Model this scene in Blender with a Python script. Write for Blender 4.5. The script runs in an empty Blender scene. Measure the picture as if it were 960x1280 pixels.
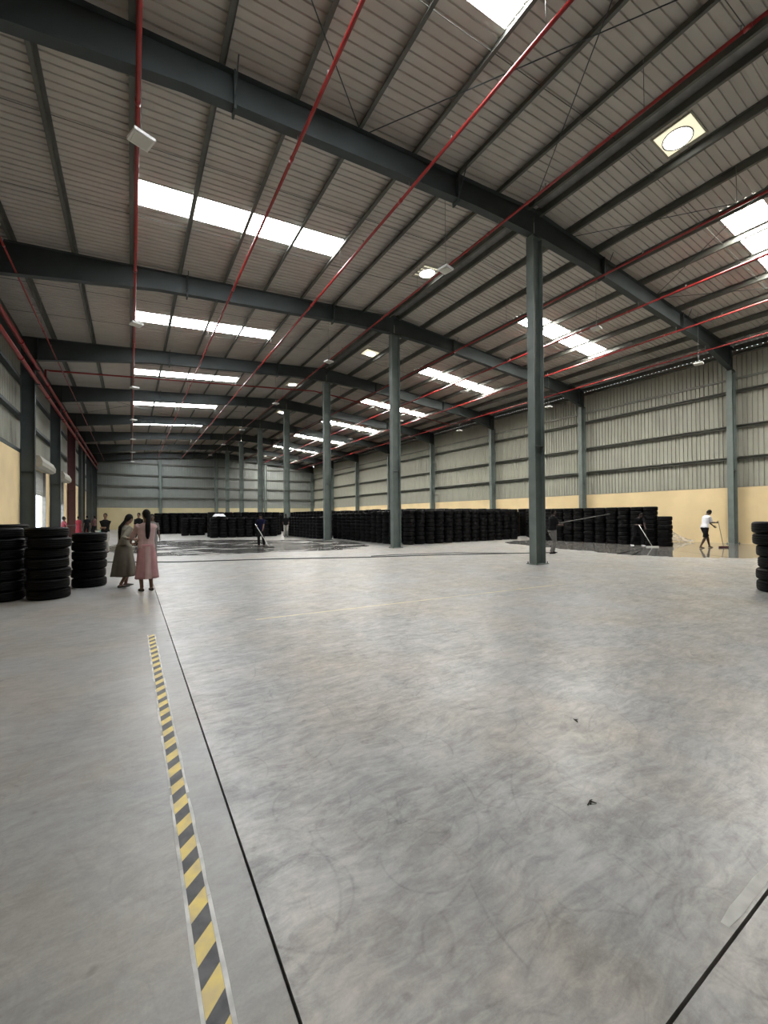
import bpy, bmesh, math, random
from mathutils import Vector, Matrix
random.seed(7)
SC = bpy.context.scene
COL = SC.collection
PI = math.pi
# ---------------------------------------------------------------- camera
F_PX, YAW, PITCH, ROLL, EYE = 514.36, 0.5514, 0.0095, -0.0077, 1.5
cam_d = bpy.data.cameras.new('camera'); cam = bpy.data.objects.new('camera', cam_d); COL.objects.link(cam)
cam_d.sensor_fit = 'HORIZONTAL'; cam_d.sensor_width = 36.0; cam_d.lens = F_PX / 960 * 36.0
cam_d.clip_start = 0.05; cam_d.clip_end = 500
_c, _s = math.cos(YAW), math.sin(YAW)
FW = Vector((_s*math.cos(PITCH), _c*math.cos(PITCH), math.sin(PITCH))); R0 = Vector((_c, -_s, 0)); U0 = R0.cross(FW)
RT = R0*math.cos(ROLL) + U0*math.sin(ROLL); UP = U0*math.cos(ROLL) - R0*math.sin(ROLL)
M4 = Matrix((RT, UP, -FW)).transposed().to_4x4(); M4.translation = Vector((0, 0, EYE))
cam.matrix_world = M4; SC.camera = cam
# ---------------------------------------------------------------- light and view
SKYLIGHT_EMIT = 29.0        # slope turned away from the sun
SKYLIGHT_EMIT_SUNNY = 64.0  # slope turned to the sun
SKY_STRENGTH = 5.0
SC.view_settings.view_transform = 'Standard'; SC.view_settings.look = 'None'
SC.view_settings.gamma = 1.0; SC.view_settings.use_curve_mapping = False
SC.view_settings.exposure = 0.0
w = bpy.data.worlds.new('sky'); SC.world = w; w.use_nodes = True
bg = w.node_tree.nodes['Background']; bg.inputs[0].default_value = (0.86, 0.93, 1.0, 1); bg.inputs[1].default_value = SKY_STRENGTH
SC.cycles.max_bounces = 10; SC.cycles.diffuse_bounces = 7; SC.cycles.glossy_bounces = 4
SC.cycles.sample_clamp_indirect = 8; SC.cycles.use_denoising = True
SC.cycles.caustics_reflective = False; SC.cycles.caustics_refractive = False

# ---------------------------------------------------------------- materials
def mat(name, col, rough=0.6, metal=0.0, emit=None, spec=0.5, var=0.0, vscale=3.0, vdet=6, col2=None, bump=0.0, bscale=40, stretch=None):
    m = bpy.data.materials.new(name); m.use_nodes = True
    nt = m.node_tree; b = nt.nodes['Principled BSDF']
    b.inputs['Base Color'].default_value = (*col, 1); b.inputs['Roughness'].default_value = rough
    b.inputs['Metallic'].default_value = metal; b.inputs['Specular IOR Level'].default_value = spec
    if emit: b.inputs['Emission Color'].default_value = (*emit[0], 1); b.inputs['Emission Strength'].default_value = emit[1]
    tc = nt.nodes.new('ShaderNodeTexCoord'); src = tc.outputs['Object']
    if stretch:
        mp = nt.nodes.new('ShaderNodeMapping'); mp.inputs['Scale'].default_value = stretch; nt.links.new(src, mp.inputs[0]); src = mp.outputs[0]
    if var or col2:
        n = nt.nodes.new('ShaderNodeTexNoise'); n.inputs['Scale'].default_value = vscale; n.inputs['Detail'].default_value = vdet; nt.links.new(src, n.inputs['Vector'])
        r = nt.nodes.new('ShaderNodeValToRGB'); nt.links.new(n.outputs[0], r.inputs[0])
        c2 = col2 or tuple(x*(1-var) for x in col)
        r.color_ramp.elements[0].position = 0.35; r.color_ramp.elements[0].color = (*c2, 1)
        r.color_ramp.elements[1].position = 0.65; r.color_ramp.elements[1].color = (*col, 1)
        nt.links.new(r.outputs[0], b.inputs['Base Color'])
    if bump:
        n = nt.nodes.new('ShaderNodeTexNoise'); n.inputs['Scale'].default_value = bscale; nt.links.new(src, n.inputs['Vector'])
        bp = nt.nodes.new('ShaderNodeBump'); bp.inputs['Strength'].default_value = bump; bp.inputs['Distance'].default_value = 0.01
        nt.links.new(n.outputs[0], bp.inputs['Height']); nt.links.new(bp.outputs[0], b.inputs['Normal'])
    return m

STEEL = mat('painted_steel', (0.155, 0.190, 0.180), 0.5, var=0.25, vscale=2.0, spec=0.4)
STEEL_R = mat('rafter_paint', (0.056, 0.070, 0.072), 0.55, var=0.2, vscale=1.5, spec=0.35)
PURL = mat('purlin_paint', (0.125, 0.13, 0.115), 0.55, var=0.25, vscale=2.0, spec=0.4)
GIRT = mat('girt_steel', (0.21, 0.22, 0.195), 0.5, var=0.2, vscale=3)
GALV = mat('galvanised', (0.27, 0.27, 0.26), 0.45, 0.4, var=0.3, vscale=5)
SHEET = mat('roof_sheet_paint', (0.54, 0.52, 0.485), 0.55, var=0.13, vscale=0.9, spec=0.3)
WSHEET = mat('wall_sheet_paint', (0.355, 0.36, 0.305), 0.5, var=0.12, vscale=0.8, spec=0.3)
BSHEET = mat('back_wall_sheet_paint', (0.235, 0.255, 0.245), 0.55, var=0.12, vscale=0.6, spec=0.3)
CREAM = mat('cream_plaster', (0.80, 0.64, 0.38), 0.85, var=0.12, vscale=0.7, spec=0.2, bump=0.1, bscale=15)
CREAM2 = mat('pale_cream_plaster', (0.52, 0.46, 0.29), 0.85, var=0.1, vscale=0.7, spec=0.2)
SHUT = mat('shutter_grey', (0.33, 0.33, 0.30), 0.5, var=0.1)
BOXC = mat('shutter_box_cream', (0.34, 0.33, 0.28), 0.6, var=0.1)
RED = mat('red_pipe_paint', (0.30, 0.018, 0.018), 0.28, spec=0.6, var=0.2, vscale=4)
MAROON = mat('maroon_paint', (0.075, 0.022, 0.024), 0.5, var=0.2)
RUBBER = mat('tyre_rubber', (0.003, 0.003, 0.0036), 0.5, spec=0.09)
HOSE = mat('hose_rubber', (0.02, 0.02, 0.022), 0.5)
WHITEP = mat('white_plastic', (0.75, 0.76, 0.75), 0.45)
DIFF = mat('lamp_diffuser', (0.62, 0.62, 0.58), 0.4)
SKYL = mat('skylight_sheet', (0.8, 0.82, 0.8), 0.5, emit=((0.975, 0.99, 1.0), SKYLIGHT_EMIT))
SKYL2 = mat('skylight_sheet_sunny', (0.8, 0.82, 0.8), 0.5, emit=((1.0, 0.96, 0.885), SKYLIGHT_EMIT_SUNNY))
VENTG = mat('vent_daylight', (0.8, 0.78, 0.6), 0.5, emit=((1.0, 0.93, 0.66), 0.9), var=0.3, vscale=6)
VENTB = mat('vent_daylight_bright', (0.85, 0.85, 0.8), 0.5, emit=((1.0, 0.98, 0.93), 14.0))
TYEL = mat('tape_yellow', (0.88, 0.70, 0.22), 0.6, col2=(0.68, 0.55, 0.26), vscale=14, vdet=8)
TBLK = mat('tape_black', (0.03, 0.03, 0.036), 0.5, col2=(0.09, 0.09, 0.095), vscale=16, vdet=8)
TWHT = mat('tape_white', (0.80, 0.80, 0.78), 0.6, col2=(0.46, 0.46, 0.45), vscale=9, vdet=8)
YLINE = mat('faded_yellow_paint', (0.78, 0.70, 0.42), 0.6, col2=(0.60, 0.55, 0.40), vscale=3)
WLINE = mat('faded_white_paint', (0.66, 0.66, 0.62), 0.6, col2=(0.52, 0.52, 0.49), vscale=14)
DARKJ = mat('joint_bottom', (0.03, 0.03, 0.03), 0.9)
OUTG = mat('outside_ground', (0.55, 0.53, 0.5), 0.9)
SKIN = mat('skin', (0.16, 0.085, 0.055), 0.55)
SKIN2 = mat('skin_dark', (0.055, 0.03, 0.022), 0.55)
HAIR = mat('hair', (0.005, 0.0045, 0.0045), 0.6, spec=0.12)
EYE_M = mat('eye', (0.02, 0.02, 0.02), 0.2)
def cloth(n, c, **k): return mat(n, c, 0.9, spec=0.1, var=0.15, vscale=8, **k)
PINK = cloth('pink_cotton', (0.42, 0.29, 0.285)); PINKD = cloth('dusty_pink_cotton', (0.37, 0.205, 0.215))
SAGE = cloth('grey_green_cotton', (0.125, 0.115, 0.095)); SAGEL = cloth('pale_grey_green_cotton', (0.24, 0.23, 0.19))
BLACKC = cloth('black_cloth', (0.012, 0.012, 0.014)); NAVY = cloth('navy_cloth', (0.012, 0.014, 0.045))
GREYC = cloth('grey_cloth', (0.16, 0.16, 0.155)); WHITEC = cloth('white_cloth', (0.82, 0.84, 0.9)); LGREY = cloth('pale_grey_cloth', (0.38, 0.37, 0.34))
BROWNS = mat('shoe_brown', (0.022, 0.02, 0.014), 0.6); REDC = cloth('red_cloth', (0.17, 0.02, 0.028)); ROSE = cloth('rose_cloth', (0.22, 0.05, 0.06))
TEAL = cloth('teal_bag', (0.03, 0.42, 0.34))

def concrete(name, wet=False):
    m = bpy.data.materials.new(name); m.use_nodes = True; nt = m.node_tree; N = nt.nodes; L = nt.links; b = N['Principled BSDF']
    def node(t, **k):
        n = N.new(t)
        for a, v in k.items():
            if a in n.inputs: n.inputs[a].default_value = v
            else: setattr(n, a, v)
        return n
    tc = node('ShaderNodeTexCoord'); P = tc.outputs['Object']
    def mth(op, a, bb=None, clamp=False):
        n = N.new('ShaderNodeMath'); n.operation = op; n.use_clamp = clamp
        for i, v in enumerate((a, bb)):
            if v is None: continue
            if isinstance(v, (int, float)): n.inputs[i].default_value = v
            else: L.new(v, n.inputs[i])
        return n.outputs[0]
    def noise(scale, det=6, rough=0.6, vec=P, dist=0.0):
        n = N.new('ShaderNodeTexNoise'); n.inputs['Scale'].default_value = scale; n.inputs['Detail'].default_value = det
        n.inputs['Roughness'].default_value = rough; n.inputs['Distortion'].default_value = dist; L.new(vec, n.inputs['Vector']); return n.outputs[0]
    def ramp(v, p0, p1, a=0.0, c=1.0):
        n = N.new('ShaderNodeMapRange'); n.inputs[1].default_value = p0; n.inputs[2].default_value = p1; n.inputs[3].default_value = a; n.inputs[4].default_value = c; L.new(v, n.inputs[0]); return n.outputs[0]
    # warped coordinates for hand-trowelled marks
    nw = N.new('ShaderNodeTexNoise'); nw.inputs['Scale'].default_value = 1.6; nw.inputs['Detail'].default_value = 3; L.new(P, nw.inputs['Vector'])
    vm = N.new('ShaderNodeVectorMath'); vm.operation = 'SCALE'; vm.inputs[3].default_value = 0.20; L.new(nw.outputs['Color'], vm.inputs[0])
    va = N.new('ShaderNodeVectorMath'); va.operation = 'ADD'; L.new(P, va.inputs[0]); L.new(vm.outputs[0], va.inputs[1]); PW = va.outputs[0]
    big = noise(0.35, 4, 0.55); mid = noise(2.1, 10, 0.70, P, 0.35); fine = noise(11, 9, 0.75, P, 0.5); speck = noise(90, 4, 0.7)
    def arcs(scale, radius, width, off, vec=P):
        mp = N.new('ShaderNodeMapping'); mp.inputs['Location'].default_value = off; L.new(vec, mp.inputs[0])
        v = N.new('ShaderNodeTexVoronoi'); v.voronoi_dimensions = '2D'; v.inputs['Scale'].default_value = scale; L.new(mp.outputs[0], v.inputs['Vector'])
        d = mth('ABSOLUTE', mth('SUBTRACT', v.outputs['Distance'], radius)); return ramp(d, 0.0, width, 1.0, 0.0)
    brk = ramp(noise(3.2, 5, 0.6), 0.44, 0.60); brk2 = ramp(noise(4.1, 5, 0.6, PW), 0.46, 0.6)
    a1 = mth('ADD', arcs(0.62, 0.46, 0.006, (0.3, 0.7, 0)), arcs(1.0, 0.38, 0.010, (3.1, 1.9, 0)))
    a1 = mth('ADD', a1, arcs(0.8, 0.55, 0.007, (7.7, 4.2, 0))); a1 = mth('ADD', a1, arcs(1.7, 0.34, 0.014, (2.2, 8.2, 0)))
    a2 = mth('ADD', arcs(2.3, 0.42, 0.022, (1.4, 5.2, 0), PW), arcs(3.4, 0.37, 0.030, (5.4, 1.1, 0), PW))
    a = mth('ADD', mth('MULTIPLY', a1, brk, True), mth('MULTIPLY', mth('MULTIPLY', a2, brk2, True), 0.7))
    def smears(rot, sc_, off):
        mpx = N.new('ShaderNodeMapping'); mpx.inputs['Location'].default_value = off; mpx.inputs['Rotation'].default_value = (0, 0, rot); mpx.inputs['Scale'].default_value = (1.0, 3.5, 1); L.new(PW, mpx.inputs[0])
        return noise(sc_, 8, 0.68, mpx.outputs[0], 0.7)
    smear = smears(0.5, 4.0, (0, 0, 0)); smear2 = smears(-0.9, 6.0, (3, 5, 0)); lightarc = arcs(1.3, 0.45, 0.05, (9.1, 3.3, 0), PW)
    rough_zone = mth('ADD', ramp(mid, 0.36, 0.64, -0.045, 0.05), ramp(smear, 0.40, 0.62, -0.035, 0.05))
    rough_zone = mth('ADD', rough_zone, ramp(smear2, 0.42, 0.60, -0.028, 0.05))
    rough_zone = mth('ADD', rough_zone, mth('MULTIPLY', mth('MULTIPLY', lightarc, brk), 0.035))
    rough_zone = mth('SUBTRACT', rough_zone, mth('MULTIPLY', a, 0.075))
    # the strip left of the long joint was floated smoother
    sx = N.new('ShaderNodeSeparateXYZ'); L.new(P, sx.inputs[0]); zone = ramp(sx.outputs[0], 0.424, 0.427, 0.38, 1.0)
    halo = mth('MULTIPLY', ramp(mth('ABSOLUTE', mth('SUBTRACT', sx.outputs[0], 0.50)), 0.02, 0.14, 0.05, 0.0), ramp(mid, 0.42, 0.55))
    val = mth('ADD', mth('MULTIPLY', rough_zone, zone), ramp(big, 0.3, 0.7, -0.03, 0.03))
    val = mth('ADD', val, mth('MULTIPLY', ramp(fine, 0.35, 0.65, -0.04, 0.04), mth('ADD', mth('MULTIPLY', zone, 0.6), 0.4)))
    val = mth('ADD', val, ramp(speck, 0.3, 0.7, -0.02, 0.02)); val = mth('ADD', val, halo)
    spots = ramp(noise(6.5, 2, 0.4, PW), 0.73, 0.77, 0, 0.09)
    val = mth('SUBTRACT', val, spots)
    base = mth('ADD', val, mth('ADD', mth('MULTIPLY', zone, 0.055), 0.265))
    warm = ramp(noise(0.8, 5, 0.6, PW), 0.42, 0.66)
    mx = N.new('ShaderNodeMix'); mx.data_type = 'RGBA'; mx.inputs[6].default_value = (0.995, 1.0, 0.99, 1); mx.inputs[7].default_value = (1.07, 0.985, 0.87, 1); L.new(warm, mx.inputs[0])
    sc = N.new('ShaderNodeVectorMath'); sc.operation = 'SCALE'; L.new(mx.outputs[2], sc.inputs[0])
    L.new(mth('MULTIPLY', base, 0.55) if wet else base, sc.inputs[3]); L.new(sc.outputs[0], b.inputs['Base Color'])
    if wet: b.inputs['Roughness'].default_value = 0.06; b.inputs['Specular IOR Level'].default_value = 0.6
    else:
        L.new(ramp(mth('ADD', mid, smear), 0.7, 1.3, 0.42, 0.29), b.inputs['Roughness']); b.inputs['Specular IOR Level'].default_value = 0.5
    bp = N.new('ShaderNodeBump'); bp.inputs['Strength'].default_value = 0.02 if wet else 0.12; bp.inputs['Distance'].default_value = 0.004; L.new(fine, bp.inputs['Height']); L.new(bp.outputs[0], b.inputs['Normal'])
    return m
CONC = concrete('trowelled_concrete'); WET = concrete('wet_concrete', True); DAMP = concrete('damp_concrete', True)
_nt = DAMP.node_tree; [_k.inputs[1].__setattr__('default_value', 0.2) for _k in _nt.nodes if _k.type == 'MATH' and _k.operation == 'MULTIPLY' and abs(_k.inputs[1].default_value-0.55) < 1e-4 and not _k.inputs[1].is_linked]; _p = _nt.nodes['Principled BSDF']; _t = _nt.nodes.new('ShaderNodeTexCoord'); _m = _nt.nodes.new('ShaderNodeMapping'); _m.inputs['Scale'].default_value = (0.6, 1.1, 1); _m.inputs['Rotation'].default_value = (0, 0, 0.55)
_n1 = _nt.nodes.new('ShaderNodeTexNoise'); _n1.inputs['Scale'].default_value = 0.75; _n1.inputs['Detail'].default_value = 8; _n1.inputs['Roughness'].default_value = 0.62
_r = _nt.nodes.new('ShaderNodeMapRange'); _r.inputs[1].default_value = 0.42; _r.inputs[2].default_value = 0.47; _nt.links.new(_t.outputs['Object'], _m.inputs[0]); _nt.links.new(_m.outputs[0], _n1.inputs['Vector']); _nt.links.new(_n1.outputs[0], _r.inputs[0]); _nt.links.new(_r.outputs[0], _p.inputs['Alpha'])
for _n in DAMP.node_tree.nodes:
    if _n.type == 'BSDF_PRINCIPLED': _n.inputs['Roughness'].default_value = 0.2
    if _n.type == 'BUMP': _n.inputs['Strength'].default_value = 0.0

# ---------------------------------------------------------------- helpers
def tag(o, label=None, cat=None, group=None, kind=None):
    if label: o['label'] = label
    if cat: o['category'] = cat
    if group: o['group'] = group
    if kind: o['kind'] = kind
    return o
def empty(name, loc=(0, 0, 0), rz=0.0, label=None, cat=None, group=None, kind=None):
    o = bpy.data.objects.new(name, None); COL.objects.link(o); o.location = loc; o.rotation_euler = (0, 0, rz); o.empty_display_size = 0.2
    return tag(o, label, cat, group, kind)
class MB:
    def __init__(s): s.v = []; s.f = []; s.smooth = set()
    def add(s, vs, fs, smooth=False):
        n = len(s.v); s.v += [tuple(p) for p in vs]
        for f in fs:
            if smooth: s.smooth.add(len(s.f))
            s.f.append(tuple(i+n for i in f))
        return s
    def box(s, x0, x1, y0, y1, z0, z1, M=None):
        vs = [Vector((x, y, z)) for x in (x0, x1) for y in (y0, y1) for z in (z0, z1)]
        if M: vs = [M @ p for p in vs]
        return s.add(vs, [(0, 1, 3, 2), (4, 6, 7, 5), (0, 4, 5, 1), (2, 3, 7, 6), (0, 2, 6, 4), (1, 5, 7, 3)])
    def prism(s, poly, axis, a, b, M=None):
        """poly of 2-D points extruded along axis; axis 'y': poly=(x,z); 'x': (y,z); 'z': (x,y)"""
        mk = {'y': lambda p, t: (p[0], t, p[1]), 'x': lambda p, t: (t, p[0], p[1]), 'z': lambda p, t: (p[0], p[1], t)}[axis]
        n = len(poly); vs = [Vector(mk(p, a)) for p in poly] + [Vector(mk(p, b)) for p in poly]
        if M: vs = [M @ p for p in vs]
        return s.add(vs, [tuple(range(n))[::-1], tuple(range(n, 2*n))] + [(i, (i+1) % n, n+(i+1) % n, n+i) for i in range(n)])
    def tube(s, pts, rad, seg=8, caps=True, ell=None, up=None):
        """rad: number or list; ell: ratio (or list) of second radius"""
        pts = [Vector(p) for p in pts]; n = len(pts)
        rad = [rad]*n if isinstance(rad, (int, float)) else list(rad)
        ell = [ell or 1.0]*n if not isinstance(ell, (list, tuple)) else list(ell)
        vs = []; prev = None
        for i, p in enumerate(pts):
            t = (pts[min(i+1, n-1)] - pts[max(i-1, 0)]).normalized()
            a = Vector(up) if up else (prev or (Vector((0, 0, 1)) if abs(t.z) < 0.9 else Vector((1, 0, 0))))
            a = (a - t*a.dot(t)); a = a.normalized() if a.length > 1e-6 else t.orthogonal().normalized()
            b = t.cross(a); prev = a
            for k in range(seg):
                g = 2*PI*k/seg; vs.append(p + a*math.cos(g)*rad[i]*ell[i] + b*math.sin(g)*rad[i])
        fs = [(i*seg+k, i*seg+(k+1) % seg, (i+1)*seg+(k+1) % seg, (i+1)*seg+k) for i in range(n-1) for k in range(seg)]
        s.add(vs, fs, True)
        if caps:
            m = len(s.v) - n*seg; s.f.append(tuple(m+k for k in range(seg))[::-1]); s.f.append(tuple(m+(n-1)*seg+k for k in range(seg)))
        return s
    def ball(s, c, r, seg=12, rings=8, M=None):
        c = Vector(c); r = Vector(r) if not isinstance(r, (int, float)) else Vector((r, r, r)); vs = []
        for i in range(rings+1):
            t = PI*i/rings
            for k in range(seg):
                g = 2*PI*k/seg; q = Vector((r.x*math.sin(t)*math.cos(g), r.y*math.sin(t)*math.sin(g), r.z*math.cos(t)))
                vs.append(c + (M @ q if M else q))
        return s.add(vs, [(i*seg+k, (i+1)*seg+k, (i+1)*seg+(k+1) % seg, i*seg+(k+1) % seg) for i in range(rings) for k in range(seg)], True)
    def mesh(s, name, m):
        me = bpy.data.meshes.new(name); me.from_pydata(s.v, [], s.f); me.materials.append(m)
        for i, p in enumerate(me.polygons):
            if i in s.smooth: p.use_smooth = True
        me.update(); return me
    def build(s, name, m, parent=None, loc=(0, 0, 0)): return obj(name, s.mesh(name, m), parent, loc)
def obj(name, me, parent=None, loc=(0, 0, 0), rz=0.0):
    o = bpy.data.objects.new(name, me); COL.objects.link(o); o.location = loc; o.rotation_euler = (0, 0, rz); o.parent = parent; return o
def clean(o, merge=0.0008):
    bm = bmesh.new(); bm.from_mesh(o.data); bmesh.ops.remove_doubles(bm, verts=bm.verts, dist=merge); bmesh.ops.recalc_face_normals(bm, faces=bm.faces); bm.to_mesh(o.data); bm.free()
def remesh(o, vox=0.012, smooth=4):
    r = o.modifiers.new('r', 'REMESH'); r.mode = 'VOXEL'; r.voxel_size = vox; r.use_smooth_shade = True
    if smooth: q = o.modifiers.new('s', 'SMOOTH'); q.iterations = smooth; q.factor = 0.5
    return o

# ---------------------------------------------------------------- building dimensions
Y0, DY = 8.24, 7.87
KS = list(range(-3, 8))
YF = {k: Y0 + DY*k for k in KS}
XC, RD, SL = 10.55, 11.0, 0.08
XL, XR = -4.18, 25.45          # faces of the two long walls
YB, YFRONT = 63.62, YF[-3] - 0.3
def rz_(x): return RD - SL*abs(x - XC)
ORD = ['first', 'second', 'third', 'fourth', 'fifth', 'sixth', 'seventh', 'eighth', 'ninth', 'tenth', 'eleventh', 'twelfth', 'thirteenth', 'fourteenth', 'fifteenth', 'sixteenth', 'seventeenth', 'eighteenth', 'nineteenth', 'twentieth']

# ---------------------------------------------------------------- floor
floor = MB().box(XL-0.3, XR+0.4, YFRONT-0.2, YB+0.3, -0.30, -0.025).build('floor', DARKJ)
tag(floor, 'grey trowelled concrete floor of the warehouse, cast in big slabs with dark joints', 'floor', kind='structure')
JX = 0.425
def slab(x0, x1, y0, y1): MB().box(x0, x1, y0, y1, -0.06, 0.0).build('slab', CONC, floor)
g = 0.0055
ys = [YFRONT-0.15, -8.0, -3.45, 0.61, 4.70, 8.76, 12.8, 16.9, 20.9, 25.0, 33.0, 41.0, 49.0, 57.0, YB+0.25]
for i in range(len(ys)-1):
    ga = g if abs(ys[i]-0.61) < .01 else 0.0015; gb = g if abs(ys[i+1]-0.61) < .01 else 0.0015
    slab(JX+g, 13.0-0.002, ys[i]+ga, ys[i+1]-gb); slab(13.0+0.002, XR+0.35, ys[i]+ga, ys[i+1]-gb)
for a, b in ((YFRONT-0.15, -3.45), (-3.45, 20.9), (20.9, YB+0.25)): slab(XL-0.25, JX-g, a+0.0015, b-0.0015)

# ---------------------------------------------------------------- corrugated sheets
MODY = DY/8
def rib_profile(width, n=5, h=0.045, lap=0.0):
    """(u, height) of trapezoid ribs seen from inside"""
    p = width/n; pts = []
    for i in range(n):
        u = i*p; pts += [(u, 0), (u+p*0.56, 0), (u+p*0.62, h), (u+p*0.82, h), (u+p*0.88, 0)]
    pts.append((width, 0)); return pts
def sheet_mesh(name, m, width, length, thick=0.006, n=5, h=0.045):
    """ribs run along local X (0..length), u along local Y, outward = +Z"""
    pr = rib_profile(width, n, h); mb = MB(); k = len(pr)
    vs = [(x, u, z+t) for x in (0, length) for t in (0, thick) for u, z in pr]
    fs = []
    for i in range(k-1):
        fs += [(i, i+1, 2*k+i+1, 2*k+i), (k+i, 3*k+i, 3*k+i+1, k+i+1), (i, k+i, k+i+1, i+1), (2*k+i, 2*k+i+1, 3*k+i+1, 3*k+i)]
    fs += [(0, 2*k, 3*k, k), (k-1, 2*k-1, 4*k-1, 3*k-1)]
    mb.add(vs, fs); return mb.mesh(name, m)
def slope_matrix(x, y, left):
    z = rz_(x)
    ax = Vector((1, 0, SL)).normalized() if left else Vector((-1, 0, SL)).normalized()
    ay = Vector((0, 1, 0)) if left else Vector((0, -1, 0)); az = ax.cross(ay)
    M = Matrix((ax, ay, az)).transposed().to_4x4(); M.translation = (x, y, z); return M
ceiling = empty('ceiling', (XC, 24, RD), label='low pitched warehouse roof of pale ribbed metal sheets on dark purlins', cat='ceiling', kind='structure')
def put(o, M, parent):
    o.parent = parent; o.matrix_parent_inverse = Matrix.Translation(-Vector(parent.location)); o.matrix_basis = M
K_ = math.sqrt(1+SL*SL)
XE_L, XE_R = XL-0.45, XR+0.62
SKL = (0.10, 6.0); SKR = (15.25, 21.4)
m_cache = {}
def sheet_piece(name, m, xa, xb, ya, left, parent, nm=None):
    """sheet strip from the eave side xa up to xb"""
    key = (name, m.name, round(abs(xb-xa), 3))
    if key not in m_cache: m_cache[key] = sheet_mesh(name, m, MODY*1.0, abs(xb-xa)*K_, h=0.029)
    o = obj(name, m_cache[key]); put(o, slope_matrix(xa, ya if left else ya+MODY, left), parent); return o
skyl_no = 0
for k in range(-3, 7):
    for j in range(8):
        y = YF[k] + j*MODY
        if j == 4 and k >= -1:
            sheet_piece('roof_sheet', SHEET, XE_L, SKL[0], y, True, ceiling); sheet_piece('roof_sheet', SHEET, SKL[1], XC-0.02, y, True, ceiling)
            sheet_piece('roof_sheet', SHEET, XE_R, SKR[1], y, False, ceiling); sheet_piece('roof_sheet', SHEET, SKR[0], XC+0.02, y, False, ceiling)
            for side, (xa, xb) in (('left', SKL), ('right', SKR)):
                skyl_no += 1
                n = k + 1
                wdw = empty(f'window_{skyl_no}', ((xa+xb)/2, y+MODY/2, rz_((xa+xb)/2)), label=f'bright translucent skylight strip in the {side} roof slope, {ORD[n]} from the camera', cat='skylight', group='roof skylights', kind='structure')
                step = (xb-xa)/4
                for q in range(4):
                    if side == 'left': sheet_piece('pane', SKYL, xa+q*step, xa+(q+1)*step-0.004, y, True, wdw)
                    else: sheet_piece('pane', SKYL2, xb-q*step, xb-(q+1)*step+0.004, y, False, wdw)
        else:
            sheet_piece('roof_sheet', SHEET, XE_L, XC-0.02, y, True, ceiling); sheet_piece('roof_sheet', SHEET, XE_R, XC+0.02, y, False, ceiling)
for y in (YF[7], YF[-3]-MODY):
    sheet_piece('roof_sheet', SHEET, XE_L, XC-0.02, y, True, ceiling); sheet_piece('roof_sheet', SHEET, XE_R, XC+0.02, y, False, ceiling)
# ridge cap, purlins, sag rods
def cpart(mb, name, m): o = mb.build(name, m); o.parent = ceiling; o.matrix_parent_inverse = Matrix.Translation(-Vector(ceiling.location)); return o
cpart(MB().prism([(XC-0.3, RD+0.04), (XC, RD+0.07), (XC+0.3, RD+0.04), (XC+0.3, RD+0.05), (XC, RD+0.085), (XC-0.3, RD+0.05)], 'y', YFRONT, YB+0.2), 'ridge_cap', SHEET)
PXL = [10.33, 9.0, 7.5, 6.03, 4.5, 3.0, 1.5, 0.05, -1.5, -3.0, -4.25]
PXR = [10.80, 12.25, 13.75, 15.25, 16.75, 18.25, 19.75, 21.3, 22.8, 24.2, 25.55]
def purlin_mesh(ridge, s):
    h = 0.235 if ridge else 0.20; f = 0.075; t = 0.006
    prof = [(0, 0), (s*f, 0), (s*f, -0.02), (s*(f-t), -0.02), (s*(f-t), -t), (s*t, -t), (s*t, -h+t), (-s*(f-t), -h+t), (-s*(f-t), -h+0.02), (-s*f, -h+0.02), (-s*f, -h), (0, -h)]
    return MB().prism(prof, 'y', 0.004, DY-0.004).mesh('purlin', PURL)
pm = {(r, s): purlin_mesh(r, s) for r in (0, 1) for s in (-1, 1)}
for k in range(-3, 7):
    for xs, s in ((PXL, 1), (PXR, -1)):
        for i, x in enumerate(xs):
            o = obj('purlin', pm[(i == 0, s)]); put(o, Matrix.Translation((x, YF[k], rz_(x)-0.002)), ceiling)
    # galvanised channel between the two ridge purlins
    cpart(MB().box(10.345, 10.785, YF[k]+0.1, YF[k]+DY-0.1, RD-0.075, RD-0.068), 'ridge_channel', GALV)
    for fr in (1/3, 2/3):
        y = YF[k] + DY*fr
        for a, b in ((XL, 10.3), (25.4, 10.8)):
            cpart(MB().tube([(a, y, rz_(a)-0.11), (b, y, rz_(b)-0.11)], 0.008, 5), 'sag_rod', PURL)

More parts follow.
